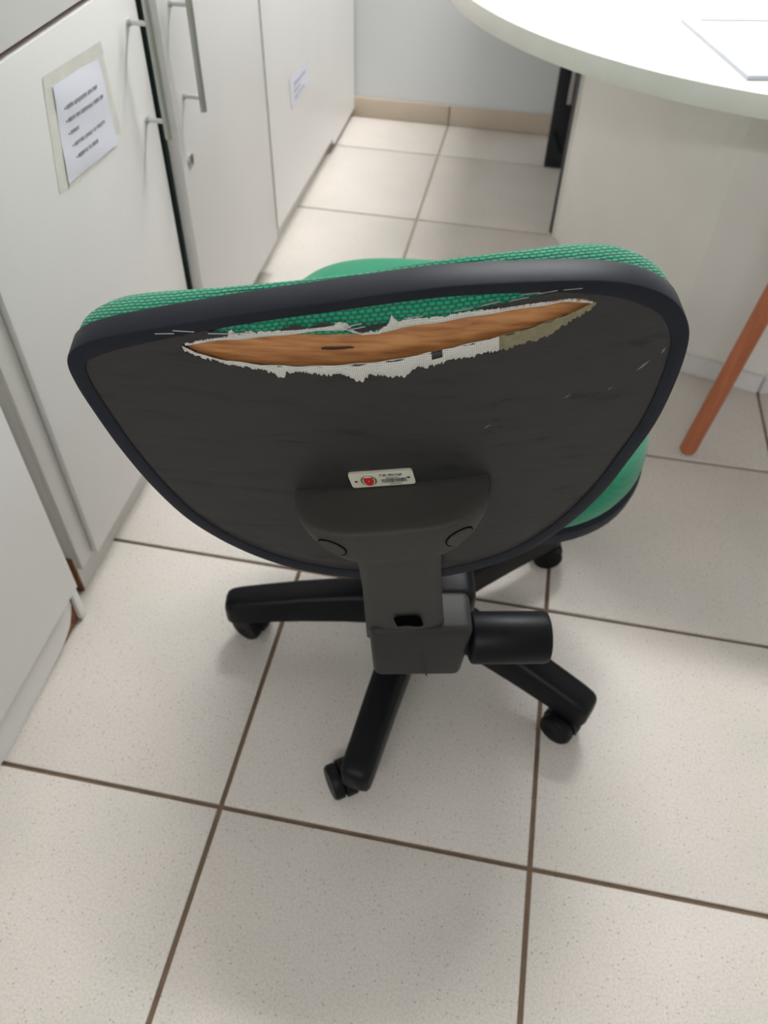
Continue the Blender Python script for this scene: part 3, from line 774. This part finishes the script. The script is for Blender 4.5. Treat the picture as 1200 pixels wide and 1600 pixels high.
# asset tag on the cover
tg = []
tl, tr, br_, bl = (-.0422, -.0388), (.0095, -.0397), (.0113, -.0569), (-.0401, -.0562)
TGN = .0052
def TP(x, y, off=0.):        # x, y in 0..1 on the tag
    a = (bl[0]*(1-x)+br_[0]*x)*(1-y) + (tl[0]*(1-x)+tr[0]*x)*y; b = (bl[1]*(1-x)+br_[1]*x)*(1-y) + (tl[1]*(1-x)+tr[1]*x)*y
    return PB(a, b, TGN+off)
rp = []
for cx, cy, a0 in ((.955, .85, 0), (.045, .85, 90), (.045, .15, 180), (.955, .15, 270)):
    for k in range(5):
        an = math.radians(a0+22.5*k); rp.append((cx+.045*math.cos(an), cy+.15*math.sin(an)))
tago = add(loft('asset_tag', [[TP(x, y, -.0024) for x, y in rp], [TP(x, y, 0) for x, y in rp]], M_TAG)); tago['label'] = 'small cream asset tag with a red crest and a barcode'
def tdisc(name, cx, cy, rx, ry, m, off, n=24):
    return add(new(name, [TP(cx+rx*math.cos(2*PI*i/n), cy+ry*math.sin(2*PI*i/n), off) for i in range(n)], [tuple(range(n))], m), tago)
tdisc('rivet_hole', .09, .46, .026, .06, M_BLACK, .0003); tdisc('rivet_hole', .915, .52, .026, .06, M_BLACK, .0003)
tdisc('emblem', .29, .47, .125, .36, M_EGREEN, .0003); tdisc('emblem', .29, .47, .098, .35, M_TAG, .0004)
V = [TP(x, y, .0005) for x, y in ((.215, .70), (.365, .70), (.372, .42), (.335, .18), (.29, .12), (.245, .18), (.208, .42))]
add(new('emblem', V, [tuple(range(7))], M_RED), tago)
V = [TP(x, y, .0006) for x, y in ((.29, .52), (.30, .45), (.29, .38), (.28, .45))]
add(new('emblem', V, [(0, 1, 2, 3)], mat('emblem_gold', (222, 170, 80), rough=.5)), tago)
V, F = [], []; x = .485; rnd = random.Random(2)
while x < .87:
    wd = rnd.choice((.004, .004, .008, .011)); k = len(V)
    V += [TP(x, .26, .0004), TP(x+wd, .26, .0004), TP(x+wd, .53, .0004), TP(x, .53, .0004)]; F.append((k, k+1, k+2, k+3)); x += wd + rnd.choice((.005, .005, .009))
add(new('barcode', V, F, M_INK), tago)
def tag_text(name, body, x0, y0, x1, y1, off=.0004):
    cu = bpy.data.curves.new(name, 'FONT'); cu.body = body; cu.resolution_u = 3; cu.offset = .012
    to = bpy.data.objects.new(name, cu); COL.objects.link(to)
    dg = bpy.context.evaluated_depsgraph_get(); me0 = bpy.data.meshes.new_from_object(to.evaluated_get(dg))
    bpy.data.objects.remove(to)
    xs = [v.co.x for v in me0.vertices]; ys = [v.co.y for v in me0.vertices]
    V = [TP(x0+(v.co.x-min(xs))/(max(xs)-min(xs))*(x1-x0), y0+(v.co.y-min(ys))/(max(ys)-min(ys))*(y1-y0), off) for v in me0.vertices]
    F = [tuple(p.vertices) for p in me0.polygons]; bpy.data.meshes.remove(me0)
    return add(new(name, V, F, M_INK), tago)
tag_text('print', 'P.M. Maring\u00e1', .48, .68, .83, .88)
add(text_marks('print', [(0, 0, [11])], lambda u, v: TP(.565+u*4.6, .575+v*12, .0004), M_INK, None), tago)
add(text_marks('print', [(0, 0, [10])], lambda u, v: TP(.60+u*4.6, .115+v*15, .0004), M_INK, None), tago)

# ---- half-moon bracket cover on the back, post
BA = -.009
def dring(b, hw, dep, bow=.0, n=30, top=False):
    R = []
    for i in range(n+1):
        t = PI*i/n; c, s = math.cos(t), math.sin(t)
        a = BA + hw*math.copysign(abs(c)**.62, c); nn = .0022 + dep*abs(s)**.78
        R.append(PB(a, b - bow*s + KC*0, nn + KC*a*a*min(1, s*1.5)))
    return R
rings = [dring(b, hw, dep, bow) for b, hw, dep, bow in ((-.0580, .066, .036, .002), (-.0583, .0770, .0445, .002), (-.0592, .0797, .0470, .002), (-.0612, .0808, .0482, .002), (-.0640, .0806, .0487, .007), (-.0680, .0785, .0487, .015), (-.0715, .0745, .0478, .0235), (-.0740, .0690, .0460, .030), (-.0755, .0630, .0430, .0325), (-.0757, .0540, .0390, .0315))]
brk = add(loft('bracket_cover', rings, M_PLASW, None, True, True, sharp=50))
# oval screw covers on the bracket wall
def wall_pt(t, f, off):
    """t angle along the wall, f 0 top .. 1 bottom, on the outside of the bracket"""
    b = -.0612-.0128*f; hw = .0808-.0118*f**2; dep = .0484-.0024*f**3; bow = .002+.028*f
    c, s = math.cos(t), math.sin(t)
    a = BA + hw*math.copysign(abs(c)**.62, c); nn = .0022 + dep*abs(s)**.78
    p = PB(a, b-bow*s, nn + KC*a*a*min(1, s*1.5))
    return p + (r_*c*.9 + n_*s*.9 - u_*.35).normalized()*off
for t0 in (math.radians(59), math.radians(121)):
    V = [wall_pt(t0+.19*math.cos(2*PI*i/24), .44+.26*math.sin(2*PI*i/24), .0009) for i in range(24)]
    V2 = [wall_pt(t0+.175*math.cos(2*PI*i/24), .44+.235*math.sin(2*PI*i/24), .0018) for i in range(24)]
    scv = add(loft('screw_cover', [V, V2], M_PLASW, None, False, True), brk)
    ring_p = [wall_pt(t0+.195*math.cos(2*PI*i/32), .44+.27*math.sin(2*PI*i/32), .0008) for i in range(33)]
    add(tube('groove', ring_p, .00055, mat('slot_dark', (8, 8, 9), rough=.8, spec=0.), seg=6), brk)
# curved sheath of the post, from the bracket down into the box
pt0 = PB(BA, -.097, .031); pt1 = Vector((.2480, .0430, .452)) 
pdir = (pt1-pt0)
pr_ = (r_*.6+cr*.4).normalized(); pn = pr_.cross(-pdir).normalized()
if pn.dot(n_) < 0: pn = -pn
rings = []
for f in (0, .15, .35, .55, .75, .9, 1.0):
    c0 = pt0 + pdir*f - pn*.010*math.sin(PI*f)*1.0
    hw = .0355 + .0035*abs(f-.5)*2*.4 + .004*f; th = .011
    ring = []
    for k in range(17):                     # bowed back face
        x = -1+2*k/16; ring.append(c0 + pr_*hw*x + pn*(.006*(1-x*x) + (0 if abs(x) < .99 else -.002)))
    for k in range(9):
        x = 1-2*k/8; ring.append(c0 + pr_*hw*.97*x - pn*th)
    rings.append(ring)
post = add(loft('back_post', rings, M_PLASW, None, True, True, sharp=50))
# adjustment slot near its foot
sl0 = pt0 + pdir*.80 - pn*.010*math.sin(PI*.80) + pr_*.004
up = -pdir.normalized()
def slot_ring(sx, sy, off):
    R = []
    for cx, cy, a0 in ((.009, .004, 0), (-.009, .004, 90), (-.009, -.004, 180), (.009, -.004, 270)):
        for k in range(5):
            an = math.radians(a0+22.5*k)
            R.append(sl0 + pr_*(cx+.0045*math.cos(an))*sx + (up-pr_*.15).normalized()*(cy+.0035*math.sin(an))*sy + pn*off)
    return R
sr_ = slot_ring(1.0, 1.75, .0074)
m_slot = mat('slot_dark', (8, 8, 9), rough=.8, spec=0.)
add(new('adjustment_slot', sr_, [tuple(range(len(sr_)))], m_slot), post)
